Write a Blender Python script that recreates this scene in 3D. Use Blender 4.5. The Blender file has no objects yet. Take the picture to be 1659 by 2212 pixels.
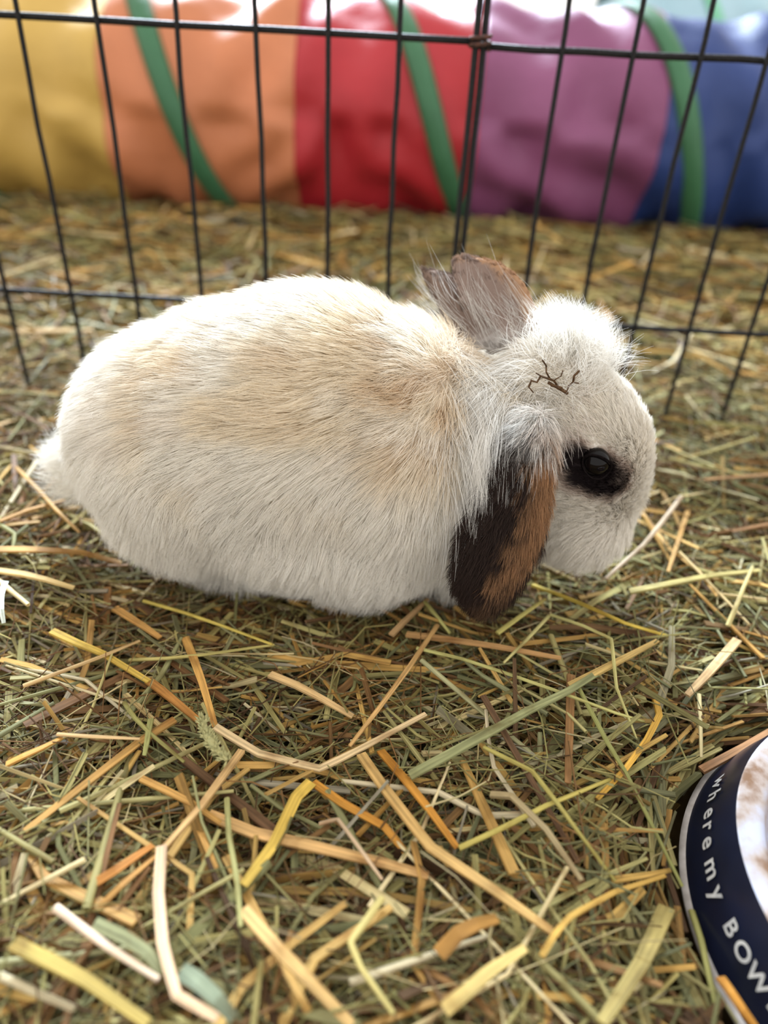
import bpy, bmesh, math, random
import numpy as np
from mathutils import Vector, Matrix, Euler
from mathutils.kdtree import KDTree

SC = bpy.context.scene
COL = SC.collection
rng = np.random.default_rng(7)
random.seed(7)

# ------------------------------------------------------------------ camera
IW, IH, FPX = 1659, 2212, 1600.0
PITCH, ROLL, CAMH = math.radians(34), math.radians(3.2), 0.26
cam_d = bpy.data.cameras.new('camera')
cam = bpy.data.objects.new('camera', cam_d)
COL.objects.link(cam)
cam.location = (0, 0, CAMH)
cam.matrix_world = (Matrix.Translation((0, 0, CAMH)) @ Matrix.Rotation(math.pi / 2 - PITCH, 4, 'X')
                    @ Matrix.Rotation(ROLL, 4, 'Z'))
cam_d.sensor_fit = 'VERTICAL'
cam_d.sensor_height = 36
cam_d.lens = FPX / IH * 36
cam_d.clip_start = 0.01
cam_d.dof.use_dof = True
cam_d.dof.focus_distance = 0.325
cam_d.dof.aperture_fstop = 4.2
SC.camera = cam

# ------------------------------------------------------------------ light
world = bpy.data.worlds.new('open_sky')
SC.world = world
world.use_nodes = True
bg = world.node_tree.nodes['Background']
bg.inputs[0].default_value = (1.0, 0.975, 0.94, 1)
bg.inputs[1].default_value = 1.06

sun_d = bpy.data.lights.new('sun', 'SUN')
sun = bpy.data.objects.new('sun', sun_d)
COL.objects.link(sun)
sun_d.energy = 8.2
sun_d.angle = math.radians(20)
sun_d.color = (0.74, 0.87, 1.0)
sdir = Vector((0.20, -0.86, -0.56))
sun.rotation_euler = sdir.to_track_quat('-Z', 'Y').to_euler()

SC.cycles.max_bounces = 7

SC.view_settings.view_transform = 'Standard'
SC.view_settings.look = 'None'
SC.view_settings.gamma = 1
SC.view_settings.use_curve_mapping = False
SC.view_settings.exposure = 0.66

# ------------------------------------------------------------------ pixel helpers (directions only)
CAM = np.array([0, 0, CAMH])
_U0 = np.array([0, math.sin(PITCH), math.cos(PITCH)])
_FW = np.array([0, math.cos(PITCH), -math.sin(PITCH)])
_X0 = np.array([1.0, 0, 0])
_R = math.cos(ROLL) * _X0 + math.sin(ROLL) * _U0
_U = -math.sin(ROLL) * _X0 + math.cos(ROLL) * _U0


def ray(x, y):
    return _FW + _R * (x - IW / 2) / FPX - _U * (y - IH / 2) / FPX


def onz(x, y, z=0.0):
    d = ray(x, y)
    return CAM + d * (z - CAM[2]) / d[2]


def ony(x, y, Y):
    d = ray(x, y)
    return CAM + d * Y / d[1]


def s2l(c):
    return tuple(((v / 255) / 12.92 if v / 255 <= 0.04045 else ((v / 255 + 0.055) / 1.055) ** 2.4) for v in c)


# ------------------------------------------------------------------ value noise (numpy)
_perm = np.random.default_rng(3).random((64, 64, 64))


def vnoise(p):
    p = np.asarray(p, float)
    i = np.floor(p).astype(int)
    f = p - i
    f = f * f * (3 - 2 * f)
    out = 0
    for dx in (0, 1):
        for dy in (0, 1):
            for dz in (0, 1):
                w = ((f[..., 0] if dx else 1 - f[..., 0]) * (f[..., 1] if dy else 1 - f[..., 1])
                     * (f[..., 2] if dz else 1 - f[..., 2]))
                out = out + w * _perm[(i[..., 0] + dx) % 64, (i[..., 1] + dy) % 64, (i[..., 2] + dz) % 64]
    return out


def smooth(a, b, x):
    t = np.clip((x - a) / (b - a), 0, 1)
    return t * t * (3 - 2 * t)


# ------------------------------------------------------------------ object helpers
def mesh_obj(name, verts, faces, mat=None, parent=None, smooth_shade=True):
    me = bpy.data.meshes.new(name)
    me.from_pydata([tuple(v) for v in verts], [], [tuple(f) for f in faces])
    me.update()
    if smooth_shade:
        me.polygons.foreach_set('use_smooth', [True] * len(me.polygons))
    o = bpy.data.objects.new(name, me)
    COL.objects.link(o)
    if mat:
        me.materials.append(mat)
    if parent:
        o.parent = parent
    return o


def empty(name, loc=(0, 0, 0)):
    o = bpy.data.objects.new(name, None)
    COL.objects.link(o)
    o.location = loc
    o.empty_display_size = 0.02
    return o


def tag(o, label=None, cat=None, group=None, kind=None):
    if label:
        o['label'] = label
    if cat:
        o['category'] = cat
    if group:
        o['group'] = group
    if kind:
        o['kind'] = kind
    return o


def attach(o, parent):
    """parent keeping the world place (parent is an unrotated Empty)"""
    o.parent = parent
    o.matrix_parent_inverse = Matrix.Translation(-parent.location)
    return o


def tube(pts, r, sides=8, cap=True):
    pts = [Vector(p) for p in pts]
    V, Fc = [], []
    n = len(pts)
    rr = r if hasattr(r, '__len__') else [r] * n
    up = None
    for i, p in enumerate(pts):
        t = (pts[min(i + 1, n - 1)] - pts[max(i - 1, 0)]).normalized()
        if up is None:
            a = Vector((0, 0, 1)) if abs(t.z) < 0.9 else Vector((1, 0, 0))
            up = (a - t * a.dot(t)).normalized()
        else:
            up = (up - t * up.dot(t)).normalized()
        b = t.cross(up)
        for k in range(sides):
            a = 2 * math.pi * k / sides
            V.append(p + (up * math.cos(a) + b * math.sin(a)) * rr[i])
    for i in range(n - 1):
        for k in range(sides):
            k2 = (k + 1) % sides
            Fc.append((i * sides + k, i * sides + k2, (i + 1) * sides + k2, (i + 1) * sides + k))
    if cap:
        Fc.append(tuple(range(sides))[::-1])
        Fc.append(tuple((n - 1) * sides + k for k in range(sides)))
    return V, Fc


# ------------------------------------------------------------------ materials
def new_mat(name):
    m = bpy.data.materials.new(name)
    m.use_nodes = True
    nt = m.node_tree
    return m, nt, nt.nodes['Principled BSDF']


def N(nt, kind, **kw):
    n = nt.nodes.new(kind)
    for k, v in kw.items():
        setattr(n, k, v)
    return n


def noise_node(nt, scale, detail=4, coord='Object', rough=0.55):
    tc = N(nt, 'ShaderNodeTexCoord')
    t = N(nt, 'ShaderNodeTexNoise')
    t.inputs['Scale'].default_value = scale
    t.inputs['Detail'].default_value = detail
    t.inputs['Roughness'].default_value = rough
    nt.links.new(tc.outputs[coord], t.inputs['Vector'])
    return t


def ramp(nt, src, stops):
    r = N(nt, 'ShaderNodeValToRGB')
    el = r.color_ramp.elements
    while len(el) > 1:
        el.remove(el[-1])
    el[0].position, el[0].color = stops[0][0], (*stops[0][1], 1)
    for p, c in stops[1:]:
        e = el.new(p)
        e.color = (*c, 1)
    nt.links.new(src, r.inputs[0])
    return r


def bump(nt, bsdf, src, strength, dist):
    b = N(nt, 'ShaderNodeBump')
    b.inputs['Strength'].default_value = strength
    b.inputs['Distance'].default_value = dist
    nt.links.new(src, b.inputs['Height'])
    nt.links.new(b.outputs[0], bsdf.inputs['Normal'])


def mat_noise(name, c1, c2, scale, rough=0.6, spec=0.4, bmp=0.0, bdist=0.001, metal=0.0):
    m, nt, b = new_mat(name)
    t = noise_node(nt, scale)
    r = ramp(nt, t.outputs[0], [(0.3, c1), (0.7, c2)])
    nt.links.new(r.outputs[0], b.inputs['Base Color'])
    b.inputs['Roughness'].default_value = rough
    b.inputs['Specular IOR Level'].default_value = spec
    b.inputs['Metallic'].default_value = metal
    if bmp:
        bump(nt, b, t.outputs[0], bmp, bdist)
    return m


# straw: colour from a mesh attribute, fibre streaks along the stalk from its UV map
def straw_material():
    m, nt, b = new_mat('dry_straw')
    at = N(nt, 'ShaderNodeAttribute', attribute_name='col')
    uv = N(nt, 'ShaderNodeUVMap')
    mp = N(nt, 'ShaderNodeMapping')
    mp.inputs['Scale'].default_value = (2.0, 16.0, 1)
    nt.links.new(uv.outputs[0], mp.inputs[0])
    t = N(nt, 'ShaderNodeTexNoise')
    t.inputs['Scale'].default_value = 1.0
    t.inputs['Detail'].default_value = 3
    nt.links.new(mp.outputs[0], t.inputs['Vector'])
    mr = N(nt, 'ShaderNodeMapRange')
    mr.inputs[1].default_value, mr.inputs[2].default_value = 0.3, 0.7
    mr.inputs[3].default_value, mr.inputs[4].default_value = 0.62, 1.25
    nt.links.new(t.outputs[0], mr.inputs[0])
    mx = N(nt, 'ShaderNodeVectorMath', operation='SCALE')
    nt.links.new(at.outputs['Color'], mx.inputs[0])
    nt.links.new(mr.outputs[0], mx.inputs['Scale'])
    # weathered stretches along the stalk: drier and browner here, paler there
    mp2 = N(nt, 'ShaderNodeMapping')
    mp2.inputs['Scale'].default_value = (2.6, 1.5, 1)
    nt.links.new(uv.outputs[0], mp2.inputs[0])
    t2 = N(nt, 'ShaderNodeTexNoise')
    t2.inputs['Scale'].default_value = 1.0
    t2.inputs['Detail'].default_value = 4
    nt.links.new(mp2.outputs[0], t2.inputs['Vector'])
    tint = ramp(nt, t2.outputs[0], [(0.30, (0.62, 0.52, 0.44)), (0.48, (1.0, 1.0, 1.0)), (0.70, (1.22, 1.2, 1.22))])
    mx0 = mx
    mx = N(nt, 'ShaderNodeVectorMath', operation='MULTIPLY')
    nt.links.new(mx0.outputs[0], mx.inputs[0])
    nt.links.new(tint.outputs[0], mx.inputs[1])
    nt.links.new(mx.outputs[0], b.inputs['Base Color'])
    b.inputs['Roughness'].default_value = 0.62
    b.inputs['Specular IOR Level'].default_value = 0.18
    bump(nt, b, t.outputs[0], 0.35, 0.0006)
    tr = N(nt, 'ShaderNodeBsdfTranslucent')
    nt.links.new(mx.outputs[0], tr.inputs[0])
    ms = N(nt, 'ShaderNodeMixShader')
    ms.inputs[0].default_value = 0.12
    nt.links.new(b.outputs[0], ms.inputs[1])
    nt.links.new(tr.outputs[0], ms.inputs[2])
    nt.links.new(ms.outputs[0], nt.nodes['Material Output'].inputs[0])
    return m


def fur_material(name, trans=0.25):
    m, nt, b = new_mat(name)
    at = N(nt, 'ShaderNodeAttribute', attribute_name='col')
    nt.links.new(at.outputs['Color'], b.inputs['Base Color'])
    b.inputs['Roughness'].default_value = 0.55
    b.inputs['Specular IOR Level'].default_value = 0.25
    if trans:
        tr = N(nt, 'ShaderNodeBsdfTranslucent')
        nt.links.new(at.outputs['Color'], tr.inputs[0])
        ms = N(nt, 'ShaderNodeMixShader')
        ms.inputs[0].default_value = trans
        nt.links.new(b.outputs[0], ms.inputs[1])
        nt.links.new(tr.outputs[0], ms.inputs[2])
        nt.links.new(ms.outputs[0], nt.nodes['Material Output'].inputs[0])
    return m


M_STRAW = straw_material()
M_FUR = fur_material('rabbit_fur', 0.45)
M_SKIN = fur_material('rabbit_undercoat', 0.0)
M_SKIN.node_tree.nodes['Principled BSDF'].inputs['Roughness'].default_value = 0.9
M_FLOOR = mat_noise('hay_litter_ground', s2l((62, 48, 30)), s2l((104, 84, 50)), 60, 0.9, 0.1, 0.6, 0.004)
M_WIRE = mat_noise('black_coated_wire', (0.003, 0.003, 0.0035), (0.011, 0.010, 0.010), 500, 0.55, 0.22, 0.6, 0.0014)
M_RUST = mat_noise('rusty_wire_joint', (0.02, 0.012, 0.01), (0.11, 0.04, 0.025), 400, 0.7, 0.3, 0.5, 0.001)

# ------------------------------------------------------------------ the setting
fl = mesh_obj('floor', [(-4, -1, -0.055), (4, -1, -0.055), (4, 7, -0.055), (-4, 7, -0.055)], [(0, 1, 2, 3)], M_FLOOR)
tag(fl, 'brown litter-strewn ground under the hay', kind='structure')


# ------------------------------------------------------------------ fabric tunnels
def fabric(name, c, dark=0.8):
    m, nt, b = new_mat(name)
    t = noise_node(nt, 9, 5)
    c = tuple(0.88 * v for v in c)
    r = ramp(nt, t.outputs[0], [(0.25, tuple(v * dark for v in c)), (0.75, c)])
    nt.links.new(r.outputs[0], b.inputs['Base Color'])
    b.inputs['Roughness'].default_value = 0.55
    b.inputs['Specular IOR Level'].default_value = 0.4
    t2 = noise_node(nt, 35, 4)
    bump(nt, b, t2.outputs[0], 0.4, 0.006)
    return m


def tunnel(name, path, R, bounds, mats, helix, green, label, cat, nphi=72, wr=1.0):
    """path(s)->(centre point); axis mostly along x; bounds: x limits of the panels"""
    root = empty(name, tuple(path(sum(bounds[:2]) / 2) - np.array([0, 0, R])))
    tag(root, label, cat)
    pitch, x0 = helix

    def surf(x, ph, extra=0.0):
        c = path(x)
        hx = (x - x0) / pitch - ph / (2 * math.pi)
        k = hx - math.floor(hx + 0.5)
        sag = -0.011 * (1 - math.exp(-(k / 0.13) ** 2))
        q = vnoise(np.array([x * 5 + 10, ph * 1.1 + 20, 3.3]))
        fold = 0.0052 * math.sin(x * 34 - ph * 4.2 + 7 * q) + 0.0035 * math.sin(x * 61 + ph * 3.1 + 9 * q)
        fold += 0.006 * (vnoise(np.array([x * 11 - ph * 1.4, ph * 2.6 + x * 6, 8.1])) - 0.5)
        r = R + (sag + fold * wr * (0.25 + min(1, abs(k) * 4))) + extra
        # ph = 0 faces the viewer (-y), grows downward
        return c + np.array([0, -math.cos(ph) * r, -math.sin(ph) * r])
    for i in range(len(bounds) - 1):
        a, b_ = bounds[i], bounds[i + 1]
        nx = max(8, int((b_ - a) / 0.006))
        V = [surf(a + (b_ - a) * u / nx, 2 * math.pi * k / nphi) for u in range(nx + 1) for k in range(nphi)]
        Fc = [(u * nphi + k, u * nphi + (k + 1) % nphi, (u + 1) * nphi + (k + 1) % nphi, (u + 1) * nphi + k)
              for u in range(nx) for k in range(nphi)]
        o = mesh_obj('fabric_panel', V, Fc, mats[i])
        md = o.modifiers.new('cloth_thickness', 'SOLIDIFY')
        md.thickness = 0.0012
        attach(o, root)
    if green is not None:
        # spiral hoop sleeve: flat rounded strip wound outside the cloth, one turn at a time
        x_lo, x_hi = bounds[0], bounds[-1]
        t0 = math.ceil((x_lo - x0) / pitch)
        turn = t0 - 1
        while x0 + pitch * turn < x_hi:
            V, Fc = [], []
            m = 60
            for j in range(m + 1):
                ph = -math.pi + 2 * math.pi * j / m
                xc = x0 + pitch * (turn + ph / (2 * math.pi))
                for (dx, dr) in ((-0.017, 0.001), (-0.012, 0.006), (0, 0.009), (0.012, 0.006), (0.017, 0.001), (0, -0.002)):
                    x = min(max(xc + dx, x_lo), x_hi)
                    c = path(x)
                    r = R + dr
                    V.append(c + np.array([0, -math.cos(ph) * r, -math.sin(ph) * r]))
            for j in range(m):
                for k in range(6):
                    Fc.append((j * 6 + k, j * 6 + (k + 1) % 6, (j + 1) * 6 + (k + 1) % 6, (j + 1) * 6 + k))
            o = mesh_obj('hoop_sleeve', V, Fc, green)
            attach(o, root)
            turn += 1
    return root


TY = 1.165


def bxp(x, y=220):
    return ony(x, y, TY)[0]


M_GREEN = fabric('green_sleeve_cloth', s2l((60, 112, 76)))
cols = [s2l((70, 110, 190)), s2l((210, 172, 88)), s2l((206, 128, 86)), s2l((180, 36, 46)), s2l((140, 76, 116)),
        s2l((38, 62, 122)), s2l((200, 60, 60))]
tm = [fabric('panel_cloth_' + n, c) for n, c in zip(('pale_blue', 'yellow', 'orange', 'red', 'purple', 'blue', 'coral'), cols)]


def path1(x):
    y = 1.312 + 0.03 * x + (0.9 * (x - 0.5) ** 2 if x > 0.5 else 0)
    return np.array([x, y, 0.124])


tunnel('play_tunnel', path1, 0.158,
       [-1.2, -0.93, bxp(225), bxp(635), bxp(1040), bxp(1450), 0.95, 1.25],
       tm, (bxp(905) - bxp(346), bxp(947)), M_GREEN,
       'rainbow striped fabric play tunnel with green spiral sleeve outside the wire pen', 'play tunnel', wr=1.4)

M_GREEN2 = fabric('mint_sleeve_cloth', s2l((130, 205, 165)))
tm2 = [fabric('pale_cloth_' + n, c) for n, c in zip(('sky', 'beige', 'mint', 'blue'), (
    s2l((170, 205, 215)), s2l((205, 185, 160)), s2l((125, 200, 160)), s2l((40, 80, 170))))]
tunnel('cloth_tunnel', lambda x: np.array([x, 2.1 + 0.25 * (x - 0.6), 0.165]), 0.215,
       [0.45, 0.82, 1.12, 1.3, 1.75], tm2, (0.5, 0.7), M_GREEN2,
       'pale beige and mint fabric tunnel lying behind the rainbow tunnel', 'play tunnel', 48)

# ------------------------------------------------------------------ wire pen
PY = 0.54


def wire(name, pts, r, parent, mat=None, sides=8):
    V, Fc = tube(pts, r, sides)
    o = mesh_obj(name, V, Fc, mat or M_WIRE)
    attach(o, parent)
    return o


def wob(p, q, n, amp=0.0004):
    p, q = np.array(p), np.array(q)
    out = []
    for i in range(n + 1):
        c = p + (q - p) * i / n
        if 0 < i < n:
            c = c + rng.normal(0, amp, 3)
        out.append(c)
    return out


ZB, ZT = -0.045, 0.42


def panel(xs, rails, edge_x, x_end, label, yoff=0.0, dz=0.0):
    root = empty('pen_panel', ((edge_x + x_end) / 2, PY + yoff, ZB))
    tag(root, label, 'wire panel', 'hinged wire pen panels')
    Y = PY + yoff
    for x in xs:
        wire('vertical_wire', wob((x, Y - 0.0036, ZB), (x, Y - 0.0036, ZT), 14), 0.0017, root)
    for x, r in ((edge_x, 0.0021), (x_end, 0.0021)):
        wire('frame_wire', wob((x, Y, ZB), (x, Y, ZT), 14, 0.0003), r, root)
    for z in rails:
        wire('horizontal_wire', wob((edge_x, Y, z + dz), (x_end, Y, z + dz), 14, 0.0003), 0.0021, root)
    return root


def px_x(x, y):
    return ony(x, y, PY)[0]


RAILS = [-0.04, 0.0755, 0.2475, 0.4185]
xl = [px_x(x, y) for x, y in ((45, 36), (215, 43), (385, 50), (555, 58), (711, 67), (865, 74))]
ex = px_x(1029, 84)
left_xs = xl + [xl[0] - 0.0485 * i for i in (1, 2, 3, 4)]
pl = panel(left_xs, RAILS, ex, xl[0] - 0.0485 * 5,
           'black wire pen panel behind the rabbit\'s rump, before the yellow and orange cloth', 0.0)
xr = [px_x(x, y) for x, y in ((1213, 103), (1367, 112), (1510, 120), (1653, 128))]
ex2 = px_x(1046, 90)
pr = panel(xr + [xr[-1] + 0.045 * i for i in (1, 2, 3, 4, 5)], RAILS, ex2, xr[-1] + 0.045 * 6,
           'black wire pen panel behind the rabbit\'s head, before the purple and blue cloth', 0.0015, -0.0022)
# wire loops that hinge the two panels, each wrapped round both frame wires
for z in (0.2475, 0.40):
    pts = []
    for k in range(25):
        a = 2 * math.pi * k / 12
        pts.append(((ex + ex2) / 2 + 0.0062 * math.cos(a), PY + 0.0045 * math.sin(a), z - 0.004 + 0.0003 * k))
    wire('hinge_loop', pts, 0.0013, pl, M_RUST, 6)

# ------------------------------------------------------------------ rabbit
RAB = empty('rabbit', (-0.02, 0.335, 0.0))
tag(RAB, 'fluffy cream white lop-eared rabbit with dark brown ears crouching on the hay', 'rabbit')


def ellipsoid(c, r, rot=(0, 0, 0), nu=28, nv=18):
    V, Fc = [], []
    Rm = Euler([math.radians(a) for a in rot]).to_matrix()
    for j in range(nv + 1):
        th = math.pi * j / nv
        for i in range(nu):
            ph = 2 * math.pi * i / nu
            v = Vector((r[0] * math.sin(th) * math.cos(ph), r[1] * math.sin(th) * math.sin(ph), r[2] * math.cos(th)))
            V.append(Rm @ v + Vector(c))
    for j in range(nv):
        for i in range(nu):
            i2 = (i + 1) % nu
            Fc.append((j * nu + i, (j + 1) * nu + i, (j + 1) * nu + i2, j * nu + i2))
    return V, Fc


HEADC = np.array([0.094, 0.330, 0.082])
NOSE = np.array([0.128, 0.334, 0.052])
BODY = [
    ((-0.092, 0.345, 0.068), (0.068, 0.058, 0.057), (0, 0, 0)),     # rump
    ((-0.068, 0.342, 0.075), (0.066, 0.058, 0.0625), (0, 0, 0)),    # loin
    ((-0.038, 0.339, 0.079), (0.076, 0.058, 0.067), (0, 0, 0)),     # back
    ((0.000, 0.336, 0.070), (0.060, 0.054, 0.066), (0, 0, 0)),      # ribs
    ((0.026, 0.336, 0.064), (0.045, 0.046, 0.056), (0, 0, 0)),      # chest
    ((0.052, 0.333, 0.078), (0.036, 0.038, 0.042), (0, 20, 0)),     # neck
    ((-0.030, 0.330, 0.046), (0.080, 0.046, 0.046), (0, 0, 0)),     # belly
    ((-0.090, 0.322, 0.048), (0.052, 0.026, 0.040), (0, 0, 12)),    # near thigh
    ((-0.085, 0.382, 0.042), (0.056, 0.028, 0.042), (0, 0, 0)),     # far thigh
    ((-0.012, 0.309, 0.042), (0.044, 0.024, 0.040), (0, 0, 0)),      # near shoulder
    ((0.015, 0.365, 0.042), (0.040, 0.024, 0.040), (0, 0, 0)),      # far shoulder
    ((-0.070, 0.325, 0.006), (0.045, 0.014, 0.011), (0, 0, 0)),     # near hind foot
    ((-0.060, 0.376, 0.006), (0.045, 0.014, 0.011), (0, 0, 0)),
    ((0.040, 0.326, 0.006), (0.026, 0.012, 0.011), (0, 0, 0)),      # fore paws
    ((0.040, 0.350, 0.006), (0.026, 0.012, 0.011), (0, 0, 0)),
    ((-0.160, 0.356, 0.042), (0.017, 0.013, 0.012), (0, -25, 0)),   # tail
    (tuple(HEADC), (0.034, 0.033, 0.044), (0, -24, 0)),             # skull
    ((0.096, 0.331, 0.094), (0.021, 0.028, 0.026), (0, -24, 0)),    # forehead
    ((0.112, 0.333, 0.067), (0.020, 0.022, 0.026), (0, -15, 0)),    # muzzle
    ((0.101, 0.316, 0.053), (0.022, 0.018, 0.020), (0, 0, 0)),      # near cheek
    ((0.101, 0.350, 0.053), (0.022, 0.018, 0.020), (0, 0, 0)),      # far cheek
    ((0.090, 0.332, 0.041), (0.022, 0.020, 0.016), (0, 0, 0)),      # chin
    ((0.080, 0.334, 0.118), (0.020, 0.022, 0.014), (0, 20, 0)),     # crown
]


def ear_sheet(rows, thick, nw=14, cup=0.0):
    """rows: (centre, half width vector, bulge vector) along the ear; returns closed sheet + (t,s) per vertex"""
    V, Fc, TS = [], [], []
    n = len(rows)
    C_ = [np.array(r[0]) for r in rows]
    # refine along the length
    fine = []
    m = 5
    for i in range(n - 1):
        for k in range(m):
            u = k / m
            u2 = u * u * (3 - 2 * u) if False else u
            p0, p1, p2, p3 = [rows[max(0, min(n - 1, i + d))] for d in (-1, 0, 1, 2)]
            row = []
            for q in range(3):
                a, b, c, d = (np.array(p[q], float) for p in (p0, p1, p2, p3))
                row.append(0.5 * ((2 * b) + (-a + c) * u2 + (2 * a - 5 * b + 4 * c - d) * u2 ** 2 + (-a + 3 * b - 3 * c + d) * u2 ** 3))
            fine.append((row, (i + u) / (n - 1)))
    fine.append(([np.array(q, float) for q in rows[-1]], 1.0))
    for row, t in fine:
        c, w, bvec = row
        th = thick * (0.5 + 0.5 * math.sqrt(max(0, 1 - max(0, (t - 0.75) / 0.25) ** 2)))
        bn = bvec / (np.linalg.norm(bvec) + 1e-9)
        for k in range(2 * nw):
            a = 2 * math.pi * k / (2 * nw)
            s = math.cos(a)
            V.append(c + w * s + bvec * (1 - s * s) + bn * math.sin(a) * th)
            TS.append((t, s))
    L = 2 * nw
    for i in range(len(fine) - 1):
        for k in range(L):
            k2 = (k + 1) % L
            Fc.append((i * L + k, i * L + k2, (i + 1) * L + k2, (i + 1) * L + k))
    Fc.append(tuple(range(L))[::-1])
    Fc.append(tuple((len(fine) - 1) * L + k for k in range(L)))
    return V, Fc, TS


def P(x, y, Y):
    return ony(x, y, Y)


def hw(xa, ya, xb, yb, Ya, Yb=None):
    return (P(xb, yb, Yb or Ya) - P(xa, ya, Ya)) / 2


# near ear hangs down in front of the cheek: rows from root to tip (pixel pairs left edge / right edge at depth Y)
def row(xa, ya, xb, yb, Y, bul, Yb=None):
    a, b = P(xa, ya, Y), P(xb, yb, Yb or Y)
    return ((a + b) / 2, (b - a) / 2, np.array(bul))


near_rows = [
    row(1120, 880, 1185, 880, 0.302, (0, -0.004, 0)),
    row(1098, 940, 1190, 945, 0.290, (0, -0.005, 0)),
    row(1062, 1020, 1182, 1040, 0.282, (0, -0.006, 0)),
    row(1020, 1100, 1172, 1110, 0.277, (0, -0.006, 0)),
    row(996, 1170, 1156, 1175, 0.274, (0, -0.006, 0)),
    row(988, 1230, 1128, 1235, 0.272, (0, -0.005, 0)),
    row(1003, 1280, 1096, 1278, 0.270, (0, -0.003, 0)),
    row(1025, 1302, 1065, 1301, 0.269, (0, -0.001, 0)),
]
far_rows = [
    row(1060, 770, 1168, 740, 0.345, (0, 0.004, 0)),
    row(1028, 715, 1168, 690, 0.352, (0, 0.006, 0)),
    row(1000, 665, 1150, 640, 0.358, (0, 0.007, 0)),
    row(982, 615, 1124, 600, 0.362, (0, 0.006, 0)),
    row(975, 575, 1085, 572, 0.366, (0, 0.004, 0)),
    row(984, 556, 1040, 560, 0.368, (0, 0.002, 0)),
]
far_rows2 = [
    row(1000, 760, 1080, 740, 0.350, (0, -0.002, 0)),
    row(965, 705, 1050, 690, 0.360, (0, -0.003, 0)),
    row(938, 650, 1015, 640, 0.368, (0, -0.003, 0)),
    row(916, 605, 990, 600, 0.374, (0, -0.003, 0)),
    row(908, 580, 945, 582, 0.377, (0, -0.001, 0)),
]
near_ear = ear_sheet(near_rows, 0.0034)
far_ear = ear_sheet(far_rows, 0.0034)
far_ear2 = ear_sheet(far_rows2, 0.0034)

V, Fc = [], []


def addgeo(v, f):
    o = len(V)
    V.extend([Vector(q) for q in v])
    Fc.extend([tuple(i + o for i in g) for g in f])


for c, r, rot in BODY:
    addgeo(*ellipsoid(c, r, rot))
raw = mesh_obj('raw_body', V, Fc)
md = raw.modifiers.new('union', 'REMESH')
md.mode = 'VOXEL'
md.voxel_size = 0.0024
md2 = raw.modifiers.new('soften', 'SMOOTH')
md2.iterations = 24
md2.factor = 0.6
dg = bpy.context.evaluated_depsgraph_get()
me1 = raw.evaluated_get(dg).to_mesh()
V = [v.co.copy() for v in me1.vertices]
Fc = [tuple(p.vertices) for p in me1.polygons]
raw.evaluated_get(dg).to_mesh_clear()
for e in (near_ear, far_ear, far_ear2):
    addgeo(e[0], e[1])
raw.data.clear_geometry()
raw.data.from_pydata([tuple(v) for v in V], [], Fc)
raw.data.update()
md.voxel_size = 0.0014
md2.iterations = 2
md2.factor = 0.5
dg = bpy.context.evaluated_depsgraph_get()
body_me = bpy.data.meshes.new_from_object(raw.evaluated_get(dg))
body_me.name = 'body'
bpy.data.objects.remove(raw)
body = bpy.data.objects.new('body', body_me)
COL.objects.link(body)
attach(body, RAB)
body_me.polygons.foreach_set('use_smooth', [True] * len(body_me.polygons))
body_me.materials.clear()
body_me.materials.append(M_SKIN)

# ---- fur: region, colour, flow
nv_ = len(body_me.vertices)
co = np.empty(nv_ * 3)
body_me.vertices.foreach_get('co', co)
co = co.reshape(-1, 3)
vn = np.empty(nv_ * 3)
body_me.vertices.foreach_get('normal', vn)
vn = vn.reshape(-1, 3)
body_me.calc_loop_triangles()
nt_ = len(body_me.loop_triangles)
tri = np.empty(nt_ * 3, dtype=np.int32)
body_me.loop_triangles.foreach_get('vertices', tri)
tri = tri.reshape(-1, 3)


def ear_lookup(ear):
    kd = KDTree(len(ear[0]))
    for i, v in enumerate(ear[0]):
        kd.insert(v, i)
    kd.balance()
    return kd


kds = [(ear_lookup(e), e) for e in (near_ear, far_ear, far_ear2)]
reg = np.zeros(nv_, dtype=int)
et = np.zeros(nv_)
es = np.zeros(nv_)
for k, (kd, e) in enumerate(kds, 1):
    lo = np.min(np.array([tuple(v) for v in e[0]]), axis=0) - 0.006
    hi = np.max(np.array([tuple(v) for v in e[0]]), axis=0) + 0.006
    cand = np.where(np.all((co > lo) & (co < hi), axis=1))[0]
    for i in cand:
        _, j, d = kd.find(co[i])
        if d < 0.0032:
            reg[i] = k
            et[i], es[i] = e[2][j]
        elif d < 0.0045 and reg[i] == 0:
            reg[i] = k
            et[i], es[i] = e[2][j]

EYE = P(1288, 1002, 0.2965)
EYE_R = 0.0068
WHITE = np.array(s2l((246, 243, 237)))
CREAM = np.array(s2l((240, 226, 200)))
TAN = np.array(s2l((214, 180, 134)))


def mix(a, b, t):
    t = np.asarray(t)[..., None]
    return a * (1 - t) + b * t


def project(p):
    d = p - CAM
    w = d @ _FW
    return np.stack([IW / 2 + FPX * (d @ _R) / w, IH / 2 - FPX * (d @ _U) / w], -1)


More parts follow.
